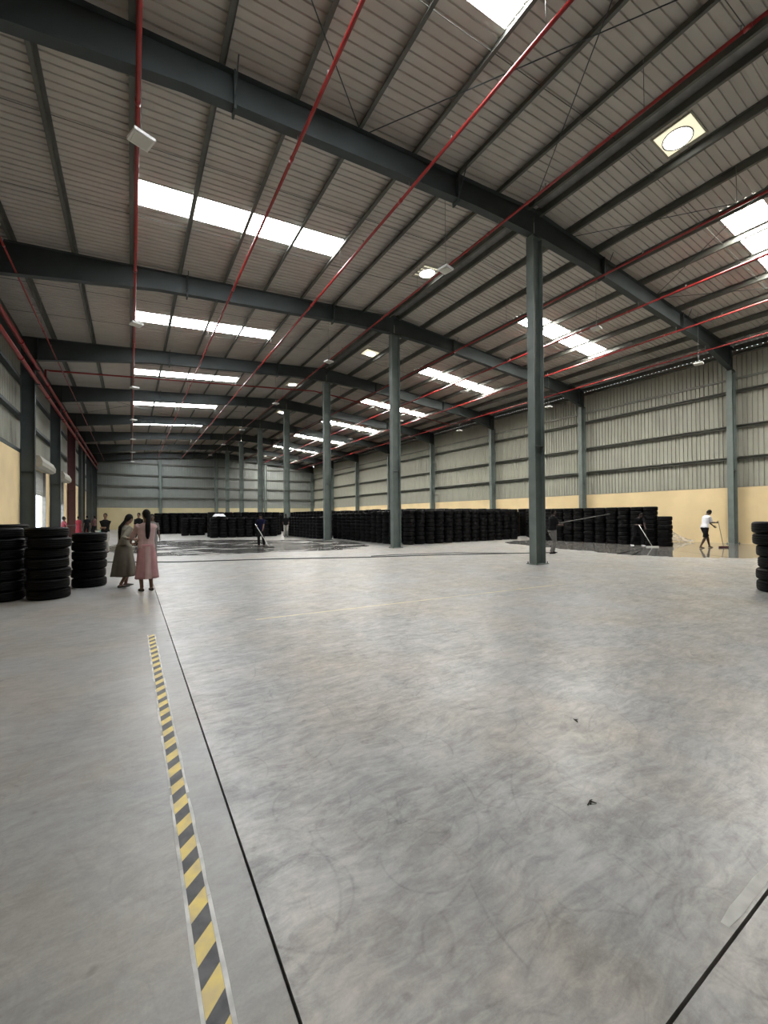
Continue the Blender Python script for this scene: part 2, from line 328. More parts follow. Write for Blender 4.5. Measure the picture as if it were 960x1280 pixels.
# ---------------------------------------------------------------- steel frames
COLN = {-3: 'at the camera end', -2: 'behind the camera', -1: 'beside the camera'}
def i_column(name, x0, x1, y, z1, bf, m, label, group, base=True, zcap=None):
    """I-section column, flanges facing -x and +x"""
    t = empty(name, ((x0+x1)/2, y, 0), label=label, cat='column', group=group, kind='thing')
    h = (x1-x0)/2
    MB().box(-h, -h+0.014, -bf/2, bf/2, 0.02, z1).build('flange', m, t); MB().box(h-0.014, h, -bf/2, bf/2, 0.02, z1).build('flange', m, t)
    MB().box(-h+0.014, h-0.014, -0.005, 0.005, 0.02, z1).build('web', m, t)
    for z in (z1-0.02, 3.6):
        for ya, yb in ((-bf/2+0.012, -0.005), (0.005, bf/2-0.012)): MB().box(-h+0.014, h-0.014, ya, yb, z-0.012, z).build('stiffener', m, t)
    if base:
        MB().box(-h-0.06, h+0.06, -bf/2-0.07, bf/2+0.07, 0.0, 0.02).build('base_plate', m, t)
        for sx in (-1, 1):
            for sy in (-1, 1):
                MB().tube([(sx*(h+0.025), sy*(bf/2+0.035), 0.02), (sx*(h+0.025), sy*(bf/2+0.035), 0.04)], 0.022, 6).tube([(sx*(h+0.025), sy*(bf/2+0.035), 0.04), (sx*(h+0.025), sy*(bf/2+0.035), 0.085)], 0.011, 6).build('anchor_bolt', STEEL_R, t)
    return t
def zb(x):       # underside of rafter
    top = rz_(x) - 0.205; xl = x - XL; xr = XR - x
    d = 0.66
    if abs(x-XC) < 2.5: d = 0.66 + 0.12*(1-abs(x-XC)/2.5)
    e = min(xl, xr)
    if x < XC: d += max(0, (5.0-e)/5.0)*0.40
    else: d += max(0, (3.2-e)/3.2)*0.45
    return top - d
nth = lambda k: ORD[k] if k >= 0 else None
for k in KS:
    y = YF[k]
    if k >= 0:
        cl = f'tall grey-green steel I column in the middle row, {ORD[k]} from the camera' if k < 7 else 'steel column in the middle of the far end wall below the ridge'
        rl = f'steel column against the right wall, {ORD[k]} from the camera end of the wall in view'
        ll = f'dark steel column against the left wall, {ORD[k]} of those ahead of the camera'
        if k == 4: ll = 'maroon painted steel column against the left wall beyond the shutter doors'
    else:
        cl = f'steel column of the middle row standing behind the camera, {ORD[-k-1]} going back'
        rl = f'steel column on the right wall behind the camera, {ORD[-k-1]} going back'
        ll = f'steel column on the left wall behind the camera, {ORD[-k-1]} going back'
    z_c = zb(XC) - 0.045
    i_column('steel_column', XC-0.22, XC+0.22, y, z_c, 0.25, STEEL, cl, 'columns of the middle row')
    i_column('steel_column', XR-0.50, XR-0.02, y, zb(XR-0.02)-0.006, 0.24, STEEL, rl, 'columns on the right wall')
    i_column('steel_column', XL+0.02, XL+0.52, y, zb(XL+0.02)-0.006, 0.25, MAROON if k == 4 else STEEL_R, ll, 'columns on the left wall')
    for side in ('left', 'right'):
        if k >= 0: lab = f'dark steel rafter beam across the {side} half of the roof, {ORD[k]} ahead of the camera'
        else: lab = f'dark steel rafter beam across the {side} half of the roof, {ORD[-k-1]} behind the camera'
        t = empty('rafter_beam', ((XL+0.05 if side == 'left' else XR-0.05), y, zb(XL+0.3)), label=lab, cat='beam', group=f'rafters of the {side} roof half', kind='thing')
        if side == 'left': xs = [XL+0.02, XL+0.6, XL+2, XL+3.5, XL+5, XC-5, XC-2.5, XC-1.2, XC-0.012]
        else: xs = [XR-0.02, XR-0.55, XR-1.2, XR-2.2, XR-3.2, XC+5, XC+2.5, XC+1.2, XC+0.012]
        top = [(x, rz_(x)-0.205) for x in xs]; bot = [(x, zb(x)) for x in xs]
        off = Vector(t.location); bw = 0.11
        def pr(poly, ya, yb, nm):
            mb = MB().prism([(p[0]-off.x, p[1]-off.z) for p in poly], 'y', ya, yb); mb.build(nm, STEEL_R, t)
        def strip(pts, dz, nm):
            mb = MB(); n = len(pts); vs = []
            for x, z in pts:
                for yy in (-bw, bw):
                    for d in (0, dz): vs.append((x-off.x, yy, z+d-off.z))
            fs = []
            for i in range(n-1):
                a = 4*i; b2 = a+4; fs += [(a, b2, b2+2, a+2), (a+1, a+3, b2+3, b2+1), (a, a+1, b2+1, b2), (a+2, b2+2, b2+3, a+3)]
            fs += [(0, 2, 3, 1), (4*n-4, 4*n-3, 4*n-1, 4*n-2)]
            mb.add(vs, fs).build(nm, STEEL_R, t)
        strip(top, -0.012, 'flange'); strip(bot, 0.012, 'flange')
        mb = MB()
        for i in range(len(xs)-1):
            x, x2 = xs[i], xs[i+1]
            mb.prism([(x-off.x, zb(x)+0.012-off.z), (x2-off.x, zb(x2)+0.012-off.z), (x2-off.x, rz_(x2)-0.217-off.z), (x-off.x, rz_(x)-0.217-off.z)], 'y', -0.004, 0.004)
        mb.build('web', STEEL_R, t)
        for xp in ((1.72, 7.4) if side == 'left' else (14.15, 20.0)):
            MB().box(xp-0.02-off.x, xp+0.02-off.x, -0.13, 0.13, zb(xp)-0.10-off.z, rz_(xp)-0.20-off.z).build('splice_plate', STEEL_R, t)
            MB().tube([(xp-off.x, -0.1, zb(xp)+0.02-off.z), (xp-off.x, -0.42, rz_(xp)-0.2-off.z)], 0.012, 5).build('flange_brace', STEEL_R, t)
        for xp in xs[1:2]:
            pr([(xp-0.008, zb(xp)), (xp+0.008, zb(xp)), (xp+0.008, rz_(xp)-0.21), (xp-0.008, rz_(xp)-0.21)], -0.1, 0.1, 'stiffener')
# roof bracing rods, thin steel
def rod(p, q, label, r=0.011):
    o = MB().tube([Vector(p)-Vector(p), Vector(q)-Vector(p)], r, 6).build('bracing_rod', STEEL_R, None, p)
    return tag(o, label, 'rod', 'roof bracing rods')
def zr(x, o=0.27): return rz_(x)-o
BR = [('left', 4.6, 10.3, -1), ('right', 12.3, 17.7, -1), ('left', -3.6, 4.4, -1), ('right', 18.0, 24.8, -1), ('left', -3.6, 3.4, 3), ('right', 18.0, 24.8, 3)]
for side, xa, xb, k in BR:
    ya, yb = YF[k]+0.15, YF[k+1]-0.15
    where = 'nearest roof bay' if k == -1 else 'far roof bay'
    inner = 'by the ridge' if (abs(xa-XC) < 8 and abs(xb-XC) < 8) else 'by the eave'
    rod((xa, ya, zr(xa)), (xb, yb, zr(xb)), f'bracing rod, {side} slope, {where}, {inner}, running right with distance')
    rod((xa, yb, zr(xa)-0.03), (xb, ya, zr(xb)-0.03), f'bracing rod, {side} slope, {where}, {inner}, running left with distance')

# ---------------------------------------------------------------- walls
ZBR_R, ZBR_L = 2.78, 4.42
wall_right = MB().box(XR, XR+0.16, YFRONT, YB+0.2, -0.02, ZBR_R).build('wall_right', CREAM)
tag(wall_right, 'long right wall, cream plaster below and olive grey ribbed cladding above', 'wall', kind='structure')
ZTOP = 9.62
def wall_sheets(parent, m, fixed, a0, a1, z0, z1, axis, ztop=None):
    """axis 'y': wall plane x=fixed spanning y, ribs vertical; sign of outward normal from fixed"""
    cnt = int(round((a1-a0)/MODY)); wd = (a1-a0)/cnt; cache = {}
    for i in range(cnt):
        a = a0+i*wd; zt = ztop(a+wd/2) if ztop else z1; key = round(zt, 2)
        if key not in cache: cache[key] = sheet_mesh('cladding_sheet', m, wd+0.02, zt-z0, h=0.045)
        o = obj('cladding_sheet', cache[key])
        if axis == 'right': Mx = Matrix(((0, 0, 1), (0, -1, 0), (1, 0, 0))).to_4x4(); Mx.translation = (fixed, a+wd, z0)
        elif axis == 'left': Mx = Matrix(((0, 0, -1), (0, 1, 0), (1, 0, 0))).to_4x4(); Mx.translation = (fixed, a, z0)
        elif axis == 'back': Mx = Matrix(((0, 1, 0), (0, 0, 1), (1, 0, 0))).to_4x4(); Mx.translation = (a, fixed, z0)
        else: Mx = Matrix(((0, -1, 0), (0, 0, -1), (1, 0, 0))).to_4x4(); Mx.translation = (a+wd, fixed, z0)
        o.parent = parent; o.matrix_basis = Mx
wall_sheets(wall_right, WSHEET, XR+0.17, YFRONT, YB+0.2, ZBR_R-0.1, 9.60, 'right')
for z in (4.22, 5.78, 7.52, 8.18, 9.40):
    for k in range(-3, 7):
        MB().prism([(XR-0.02, z-0.07), (XR+0.165, z-0.07), (XR+0.165, z+0.07), (XR-0.02, z+0.07), (XR-0.02, z+0.05), (XR+0.155, z+0.06), (XR+0.155, z-0.06), (XR-0.02, z-0.06)] if z != 8.18 else [(XR+0.10, z-0.05), (XR+0.165, z-0.05), (XR+0.165, z+0.05), (XR+0.10, z+0.05)], 'y', YF[k]+0.02, YF[k+1]-0.02).build('girt', GIRT, wall_right)
MB().box(XR-0.01, XR+0.17, YFRONT, YB, ZBR_R, ZBR_R+0.02).build('drip_flashing', GALV, wall_right)

wall_left = MB()
doors = [(26.2, 30.2), (34.2, 37.55)]
yy = YFRONT
for a, b in doors: wall_left.box(XL-0.2, XL, yy, a, -0.02, ZBR_L); wall_left.box(XL-0.2, XL, a, b, 4.1, ZBR_L); yy = b
wall_left.box(XL-0.2, XL, yy, YB+0.2, -0.02, ZBR_L)
wall_left = wall_left.build('wall_left', CREAM)
tag(wall_left, 'long left wall, tall cream plaster below and grey cladding above, with shutter doors', 'wall', kind='structure')
wall_sheets(wall_left, WSHEET, XL-0.22, YFRONT, YB+0.2, ZBR_L-0.1, 9.72, 'left')
for z in (4.52, 6.15, 7.8, 9.3):
    for k in range(-3, 7): MB().box(XL-0.215, XL+0.0, YF[k]+0.02, YF[k+1]-0.02, z-0.07, z+0.07).build('girt', STEEL_R, wall_left)

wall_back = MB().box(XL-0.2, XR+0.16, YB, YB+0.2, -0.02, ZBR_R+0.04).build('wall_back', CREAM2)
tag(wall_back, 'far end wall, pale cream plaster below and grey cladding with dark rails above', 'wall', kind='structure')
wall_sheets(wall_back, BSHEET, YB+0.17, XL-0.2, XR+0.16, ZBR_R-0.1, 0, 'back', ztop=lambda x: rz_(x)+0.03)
for z in (4.2, 5.72, 7.2, 8.75):
    for a, b in ((XL, 3.2), (3.6, 10.3), (10.8, 17.4), (17.8, XR)): MB().box(a, b, YB-0.03, YB+0.165, z-0.08, z+0.08).build('girt', PURL, wall_back)
for x, l in ((3.42, 'slim wind column on the far end wall left of the middle'), (17.62, 'slim wind column on the far end wall right of the middle')):
    i_column('wind_column', x-0.17, x+0.17, YB-0.2, rz_(x)-0.9, 0.3, STEEL, l, 'wind columns of the far end wall')

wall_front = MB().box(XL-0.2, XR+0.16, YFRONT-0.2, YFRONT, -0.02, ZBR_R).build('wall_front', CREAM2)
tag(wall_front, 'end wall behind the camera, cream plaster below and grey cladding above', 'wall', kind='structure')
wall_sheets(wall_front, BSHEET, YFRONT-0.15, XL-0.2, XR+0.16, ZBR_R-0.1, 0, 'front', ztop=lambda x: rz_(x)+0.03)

# roller shutter doors on the left wall
for n, ((a, b), bot, lab) in enumerate(zip(doors, (2.80, 2.55), ('roller shutter door on the left wall raised above its bright opening, nearer of the two', 'roller shutter door on the left wall, farther of the two, beyond a dark column'))):
    d = empty(f'door_{n+1}', (XL, (a+b)/2, 0), label=lab, cat='door', kind='structure'); h = (b-a)/2
    for i, z in enumerate([bot + 0.1*j for j in range(int((4.15-bot)/0.1)+1)]):
        MB().prism([(-0.10, z), (-0.085, z+0.02), (-0.085, z+0.08), (-0.10, z+0.096), (-0.106, z+0.096), (-0.106, z)], 'y', -h, h).build('slat', SHUT, d)
    MB().box(-0.12, -0.07, -h, h, bot-0.05, bot).build('bottom_rail', SHUT, d)
    for s in (-1, 1): MB().box(-0.13, 0.03, s*h-0.05, s*h+0.05, 0, 4.15).build('guide_rail', GALV, d)
    MB().prism([(0.0, 4.08), (0.30, 4.04), (0.46, 4.14), (0.48, 4.34), (0.36, 4.60), (0.0, 4.62)], 'y', -h-0.12, h+0.12).build('shutter_box', BOXC, d)
    MB().prism([(0.0, 4.12), (0.26, 4.1), (0.40, 4.2), (0.40, 4.38), (0.28, 4.56), (0.0, 4.58)], 'y', h+0.12, h+0.16).build('box_end_plate', SHUT, d)

# outside seen through the doors
og = MB().box(-60, XL-0.2, 0, 75, -0.25, -0.05).build('ground', OUTG); tag(og, 'pale sunlit yard outside the shutter doors', 'ground', kind='structure')

# ---------------------------------------------------------------- ridge ventilator openings
vn = 0
for k in range(-1, 7):
    y = YF[k] + DY*0.555 + 0.02
    x = (11.62, 10.15, 11.75, 10.15, 11.6, 10.15, 11.6, 10.15)[k+1]
    s = -1 if x > XC else 1
    t = empty('roof_ventilator', (x, y, rz_(x)-0.012), label=f'square daylit ventilator opening near the ridge, {ORD[k+1]} away from the camera', cat='ventilator', group='roof ventilators')
    t.rotation_euler = (0, math.atan(SL)*(-1 if x < XC else 1), 0)
    if x < XC: t.location.x = x - 0.34
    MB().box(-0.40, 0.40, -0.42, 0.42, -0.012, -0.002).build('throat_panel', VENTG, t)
    mb = MB()
    for q in range(24):
        a0, a1 = 2*PI*q/24, 2*PI*(q+1)/24
        mb.add([(0.05+r*math.cos(a), 0.05+r*math.sin(a), z) for a in (a0, a1) for r in (0.30, 0.33) for z in (-0.03, -0.013)], [(0, 2, 6, 4), (1, 5, 7, 3), (0, 4, 5, 1), (2, 3, 7, 6)])
    mb.build('throat_ring', GALV, t)
    MB().tube([(0.05, 0.05, -0.02), (0.05, 0.05, -0.0135)], 0.30, 24).build('turbine_opening', VENTB, t)
    fr = MB()
    for (a, b, c2, d2) in ((-0.44, 0.44, -0.45, -0.41), (-0.44, 0.44, 0.41, 0.45), (-0.44, -0.40, -0.41, 0.41), (0.40, 0.44, -0.41, 0.41)): fr.box(a, b, c2, d2, -0.03, -0.001)
    fr.build('frame', BOXC, t)

# ---------------------------------------------------------------- red fire pipes
def pipe_run(x, z, r, ya, yb, label, group, drops=True, hang=True, hx=None):
    t = empty('fire_pipe', (x, ya, z), label=label, cat='pipe', group=group)
    MB().tube([(0, 0, 0), (0, yb-ya, 0)], r, 12).build('pipe', RED, t)
    y = math.ceil((ya-YF[-3])/6.0)*6.0 + YF[-3]
    while y < yb-0.3:
        MB().tube([(0, y-ya-0.06, 0), (0, y-ya+0.06, 0)], r*1.28, 12).build('coupling', RED, t); y += 6.0
    for k in KS:
        if YF[k] < ya or YF[k] > yb: continue
        if hang:
            zt = zb(x)-z
            if zt > 0: MB().tube([(0, YF[k]-ya, r*0.6), (0, YF[k]-ya, zt)], 0.008, 6).build('hanger', GALV, t)
            yy = YF[k]+DY/2-ya; 
            if YF[k]+DY/2 < yb: MB().tube([(0, yy, r*0.6), (0, yy, rz_(x)-z-0.01)], 0.007, 6).build('hanger', GALV, t)
        if drops and k < 7:
            for q in (0.3, 0.8):
                yy = YF[k]+DY*q-ya
                if YF[k]+DY*q < yb: MB().tube([(0, yy, r*0.5), (0, yy, r+0.05), (0, yy, r+0.08), (0, yy, r+0.085)], [0.014, 0.014, 0.02, 0.03], 8).build('sprinkler_head', GALV, t)
    return t
YP0, YP1 = YFRONT+0.3, YB-0.3
for i, (x, z, r, lab) in enumerate([(-2.9, 8.83, 0.026, 'thin red pipe nearest the left wall, running the length of the roof'), (0.12, 9.07, 0.040, 'red fire pipe under the roof directly above the striped floor tape'),
    (3.0, 9.30, 0.034, 'red fire pipe crossing under the left skylights, between the tape side and the middle row'), (5.87, 9.53, 0.036, 'glossy red fire pipe along the inner ends of the left skylights'),
    (9.0, 9.80, 0.034, 'red fire pipe just left of the middle column row'), (13.72, 9.64, 0.034, 'red fire pipe just right of the middle column row'),
    (16.6, 9.42, 0.034, 'red fire pipe under the inner part of the right skylights'), (19.6, 9.18, 0.034, 'red fire pipe under the outer part of the right skylights'), (22.4, 8.94, 0.03, 'red fire pipe nearest the right wall')]):
    pipe_run(x, z, r, YP0, YP1, lab, 'red sprinkler lines along the roof')
def wallpipe(z, r, lab):
    t = pipe_run(XL+0.60, z, r, YP0, YP1, lab, 'red main pipes along the left wall', False, False)
    for k in KS:
        MB().box(-0.09, 0.08, YF[k]-YP0-0.03, YF[k]-YP0+0.03, -r-0.03, -r).build('bracket', STEEL_R, t)
wallpipe(7.66, 0.075, 'thick red main pipe along the left wall columns, lower of the pair'); wallpipe(8.28, 0.075, 'thick red main pipe along the left wall columns, upper of the pair')
t = empty('fire_pipe', (XL+0.6, 26.0, 8.3), label='red cross pipe running over the hall under the third roof bay', cat='pipe')
pts = [(XL+0.6, 26.0, 8.36), (XL+0.6, 26.0, 8.86)] + [(x, 26.0, rz_(x)-1.05) for x in (XL+0.75, 2.0, 6.0, XC, 14.0, 19.0, 22.4)]
MB().tube([Vector(p)-Vector(t.location) for p in pts], 0.045, 10).build('pipe', RED, t)
for x in (2.0, 6.5, 12.5, 18.0): MB().tube([(x-t.location.x, 0, rz_(x)-1.05-8.3), (x-t.location.x, 0, rz_(x)-8.31)], 0.009, 6).build('hanger', GALV, t)
MB().tube([(8.9-t.location.x, 0, rz_(8.9)-1.05-8.3), (8.9-t.location.x, 0, rz_(8.9)-1.05-8.3+0.05)], 0.055, 10).build('coupling', RED, t)

# ---------------------------------------------------------------- hanging lamps
def lamp(x, y, z, label, rz=0.0, wires=True):
    t = empty('hanging_lamp', (x, y, z), rz, label, 'lamp', 'hanging square lamps')
    MB().box(-0.165, 0.165, -0.165, 0.165, 0.0, 0.05).build('housing', WHITEP, t); MB().box(-0.13, 0.13, -0.13, 0.13, -0.012, 0.0).build('diffuser', DIFF, t)
    mb = MB()
    for i in range(5): mb.box(-0.12+0.06*i-0.008, -0.12+0.06*i+0.008, -0.12, 0.12, 0.05, 0.085)
    mb.build('heat_sink', GALV, t)
    h = rz_(x)-z-0.02
    MB().tube([(0, 0, 0.08), (0, 0, 0.26), (0.0, 0, h)], [0.03, 0.006, 0.006], 6).build('suspension_rod', GALV, t)
    return t
for i, k in enumerate(range(0, 7)): lamp(0.16, YF[k]-0.17, 7.93, f'square lamp hanging beside the red pipe above the floor tape, {ORD[i]} from the camera', 0.35)
for i, y in enumerate((9.1, 17.35, 25.5, 34.6, 42.5, 50.5)): lamp(7.75, y, 8.58, f'square lamp hanging on a rod left of the middle columns, {ORD[i]} from the camera', 0.2)
for i, (x, y) in enumerate(((14.9, 8.9), (16.0, 17.3), (16.9, 25.1), (16.9, 33.2))): lamp(x, y, 8.45, f'square lamp hanging right of the middle columns, {ORD[i]} from the camera', 0.2)
for i, (x, y) in enumerate(((20.9, 7.95), (21.4, 15.8), (21.4, 23.7))): lamp(x, y, 7.95, f'square lamp hanging near the right wall, {ORD[i]} from the camera', 0.2)

# ---------------------------------------------------------------- floor markings
tp = empty('hazard_tape', (0.22, 0.0, 0.0), label='worn yellow and black hazard tape with white edges along the floor', cat='tape')
HW = 0.033; ly = 0.085; sk = 0.062
def tape_poly(y0, y1, m, nm, z):
    mb = MB().prism([(-HW, y0), (HW, y0+sk), (HW, y1+sk), (-HW, y1)], 'z', 0.0006, z); return mb.build(nm, m, tp)
y = -0.9; i = 0
def run_tape(y0, y1):
    global i
    y = y0
    while y < y1:
        l = ly*random.uniform(0.9, 1.1)
        tape_poly(y, y+l-0.001, TYEL if i % 2 else TBLK, 'stripe', 0.0016); y += l; i += 1
run_tape(-0.9, 6.0)
for s in (-1, 1):
    y = -0.9
    while y < 6.05:
        l = random.uniform(0.5, 1.4); e = min(y+l, 6.08)
        mb = MB(); n = 8
        wv = [random.uniform(0.010, 0.017) for _ in range(n+1)]
        vs = [(s*(HW+q), y+(e-y)*a/n, z) for a in range(n+1) for q, z in ((0.001, 0.0012), (wv[a], 0.0012))]
        mb.add(vs, [(2*a, 2*a+1, 2*a+3, 2*a+2) for a in range(n)]); mb.build('tape_edge', TWHT, tp)
        y = e + (random.uniform(0.02, 0.25) if random.random() < 0.45 else 0.002)
TYEL2 = mat('tape_yellow_faded', (0.46, 0.42, 0.27), 0.7, col2=(0.40, 0.385, 0.34), vscale=14)
for a in range(9): MB().prism([(-HW, 7.35+a*0.17), (HW, 7.35+a*0.17+sk), (HW, 7.43+a*0.17+sk), (-HW, 7.43+a*0.17)], 'z', 0.0006, 0.0012).build('stripe', TYEL2, tp)
def line(name, pts, w, m, label, z=0.0012, cat='marking', var=0.25):
    mb = MB(); P = [Vector((*p, 0)) for p in pts]; seg = []
    for a in range(len(P)-1):
        n = max(2, int((P[a+1]-P[a]).length/0.12))
        seg += [P[a].lerp(P[a+1], q/n) for q in range(n)]
    seg.append(P[-1]); vs = []
    for a, p in enumerate(seg):
        d = (seg[min(a+1, len(seg)-1)]-seg[max(a-1, 0)]).normalized(); nn = Vector((-d.y, d.x, 0)); ww = w*random.uniform(1-var, 1+var)/2
        vs += [p+nn*ww+Vector((0, 0, z)), p-nn*ww+Vector((0, 0, z))]
    mb.add(vs, [(2*a, 2*a+1, 2*a+3, 2*a+2) for a in range(len(seg)-1)])
    return tag(mb.build(name, m), label, cat)
line('floor_marking', [(1.55, 6.12), (7.96, 5.55)], 0.038, YLINE, 'faded thin yellow line painted across the middle of the floor')
line('floor_marking', [(0.6, 7.56), (1.1, 7.60), (1.8, 7.64)], 0.04, WLINE, 'short faded white line beside the end of the striped tape')
line('floor_marking', [(1.84, 0.645), (2.05, 0.645), (2.9, 0.647)], 0.032, WLINE, 'worn pale tape strip along the floor joint at the near right')
def chip(x, y, rz, label):
    t = MB().tube([(0, 0, 0.004), (0.03, 0.012, 0.006), (0.055, 0.004, 0.004)], [0.003, 0.004, 0.002], 6).tube([(0.028, 0.01, 0.005), (0.035, -0.03, 0.004)], [0.004, 0.002], 6).tube([(-0.02, 0.012, 0.004), (0.02, 0.012, 0.005)], 0.003, 6).build('debris', BROWNS, None, (x, y, 0)); t.rotation_euler.z = rz; t.scale = (0.75, 0.75, 1); tag(t, label, 'debris')
chip(2.02, 1.27, 0.3, 'small dark scrap lying alone on the near right floor'); chip(2.75, 1.82, 1.2, 'small dark scrap on the floor, the farther of two near ones')


# water puddles and hose
def puddle(pts, label, seed, name='puddle', mtl=None):
    rnd = random.Random(seed); P = [Vector((*p, 0)) for p in pts]; out = []
    n = len(P)
    for a in range(n):
        p0, p1, p2, p3 = P[a-1], P[a], P[(a+1) % n], P[(a+2) % n]
        for q in range(10):
            t_ = q/10; v = 0.5*((2*p1)+(p2-p0)*t_+(2*p0-5*p1+4*p2-p3)*t_*t_+(3*p1-p0-3*p2+p3)*t_**3)
            out.append(v + Vector((rnd.uniform(-.16, .16), rnd.uniform(-.16, .16), 0)))
    c = sum(out, Vector())/len(out); mb = MB()
    mb.add([(p.x-c.x, p.y-c.y, 0.0022) for p in out] + [(0, 0, 0.0022)], [(a, (a+1) % len(out), len(out)) for a in range(len(out))])
    o = mb.build(name, mtl or WET, None, (c.x, c.y, 0)); bm = bmesh.new(); bm.from_mesh(o.data); bmesh.ops.recalc_face_normals(bm, faces=bm.faces)
    for f_ in bm.faces:
        if f_.normal.z < 0: f_.normal_flip()
    bm.to_mesh(o.data); bm.free(); return tag(o, label, 'puddle', kind='stuff')
puddle([(-0.9, 27.0), (1.4, 30.0), (4.3, 29.5), (6.5, 27.6), (9.4, 25.2), (10.9, 21.5), (10.1, 18.0), (7.9, 16.7), (4.9, 17.4), (2.4, 17.6), (0.7, 18.6), (-0.7, 21.5)], 'broken dark wet patches of floor around the man in navy', 3, mtl=DAMP)
puddle([(17.3, 15.6), (16.2, 12.1), (15.9, 9.9), (15.6, 8.6), (16.0, 7.0), (16.9, 5.9), (18.2, 4.9), (21.5, 4.0), (25.2, 4.6), (25.25, 8.2), (25.25, 12.0), (22.5, 14.5), (20.5, 16.2)], 'wide mirror-like sheet of water along the right wall', 5)
hp = [(-0.8, 16.84), (1.28, 15.37), (4.01, 14.5), (7.24, 13.0), (9.0, 12.45), (10.3, 12.0), (13.0, 10.75), (14.2, 10.2)]
mb = MB(); mb.tube([(x, y, 0.016) for x, y in hp], 0.016, 8); hose = mb.build('water_hose', HOSE); tag(hose, 'black water hose stretched across the floor past the middle columns', 'hose')
mb = MB(); mb.tube([(7.6, 13.3, 0.012), (8.6, 13.2, 0.012), (9.6, 12.9, 0.012), (11.0, 12.5, 0.012), (12.5, 11.2, 0.012)], 0.012, 8); tag(mb.build('electric_cable', HOSE), 'thin black cable on the floor lying behind the water hose', 'cable')

# ---------------------------------------------------------------- tyres
def tyre_mesh(R, W, seg=32, name='tyre', treads=True):
    h = W/2; rb = R*0.56
    pr = [(rb, -h*0.70), (rb*1.04, -h*0.88), (R*0.70, -h*0.99), (R*0.80, -h), (R*0.885, -h*0.95), (R*0.945, -h*0.84), (R*0.98, -h*0.66)]
    if treads: pr += [(R, -h*0.45), (R*0.972, -h*0.41), (R*0.972, -h*0.33), (R, -h*0.29), (R, -h*0.05), (R*0.972, -h*0.03), (R*0.972, h*0.05), (R, h*0.07), (R, h*0.29), (R*0.972, h*0.33), (R*0.972, h*0.41), (R, h*0.45)]
    else: pr += [(R, 0)]
    pr += [(R*0.98, h*0.66), (R*0.945, h*0.84), (R*0.885, h*0.95), (R*0.80, h), (R*0.70, h*0.99), (rb*1.04, h*0.88), (rb, h*0.70), (rb*1.06, h*0.66), (rb*1.06, -h*0.66)]
    n = len(pr); mb = MB()
    vs = [(r*math.cos(2*PI*k/seg), r*math.sin(2*PI*k/seg), z+h) for k in range(seg) for r, z in pr]
    mb.add(vs, [(k*n+i, ((k+1) % seg)*n+i, ((k+1) % seg)*n+(i+1) % n, k*n+(i+1) % n) for k in range(seg) for i in range(n)], True)
    me = mb.mesh(name, RUBBER); return me
TY = {}
def ty(R, W):
    if (R, W) not in TY: TY[(R, W)] = tyre_mesh(R, W)
    return TY[(R, W)]
n_ty = 0
def stack(x, y, n, R, W, where, group, jit=0.018, lab=None, squash=1.003):
    global n_ty
    for i in range(n):
        o = obj('tyre', ty(R, W), None, (x+random.uniform(-jit, jit), y+random.uniform(-jit, jit), i*W*squash+ (0.0 if i else 0.0)), random.uniform(0, 6))
        lb = f'tyre {ORD[i]} from the floor, {where}' if i < n-1 else f'topmost tyre, {where}'
        tag(o, lb, 'tyre', group); n_ty += 1
bulk = []   # (x, y, n, R, W) of the distant and rear stacks
# near left stacks
for (x, y, n, R, W, wh) in [(-1.32, 9.95, 7, 0.335, 0.190, 'nearest stack at the left edge'), (-2.02, 10.15, 7, 0.335, 0.190, 'stack cut by the left edge of the picture'),
                            (-0.80, 11.20, 6, 0.325, 0.196, 'stack standing just left of the grey-green dress'), (-1.52, 11.45, 6, 0.325, 0.20, 'stack behind the nearest left stack'),
                            (-2.05, 10.85, 7, 0.335, 0.198, 'taller stack behind the left edge stack')]:
    stack(x, y, n, R, W, wh, 'tyres stacked at the left', 0.03)
ex = (0.0, -0.01, 0.03, 0.0, -0.07, -0.085)
n0 = len(COL.objects)
stack(10.50, 2.72, 6, 0.35, 0.222, 'leaning stack at the right edge', 'tyres stacked at the right edge', 0.0)
for i, o in enumerate([o for o in COL.objects if o.get('group') == 'tyres stacked at the right edge']): o.location.x += ex[i]*0.85; o.location.y -= ex[i]*0.52
# right block along the wall
RR, WW = 0.300, 0.204
PN = ['rightmost', 'second from right', 'third from right', 'fourth from right', 'fifth from right', 'sixth from right', 'seventh from right', 'eighth from right', 'ninth from right', 'tenth from right', 'eleventh from right', 'twelfth from right', 'thirteenth from right']
for i in range(12):
    stack(20.95, 9.38+i*0.607, 7 if i == 0 else (9 if i in (1, 4, 7) else 9), RR, WW if i else 0.197, f'{PN[i]} stack of the row before the cream wall', 'tyres in the row by the right wall')
COLS = [(XC, YF[k]) for k in KS]+[(XR-0.26, YF[k]) for k in KS]+[(17.62, YB-0.2), (3.42, YB-0.2)]
def bk(x, y, n, R, W):
    if all(abs(x-a) > 0.62 or abs(y-b) > 0.52 for a, b in COLS): bulk.append((x, y, n, R, W))
for r in range(1, 5):
    for i in range(12): bk(20.95+r*0.63, 9.7+r*0.62+i*0.61, 9, RR, WW)
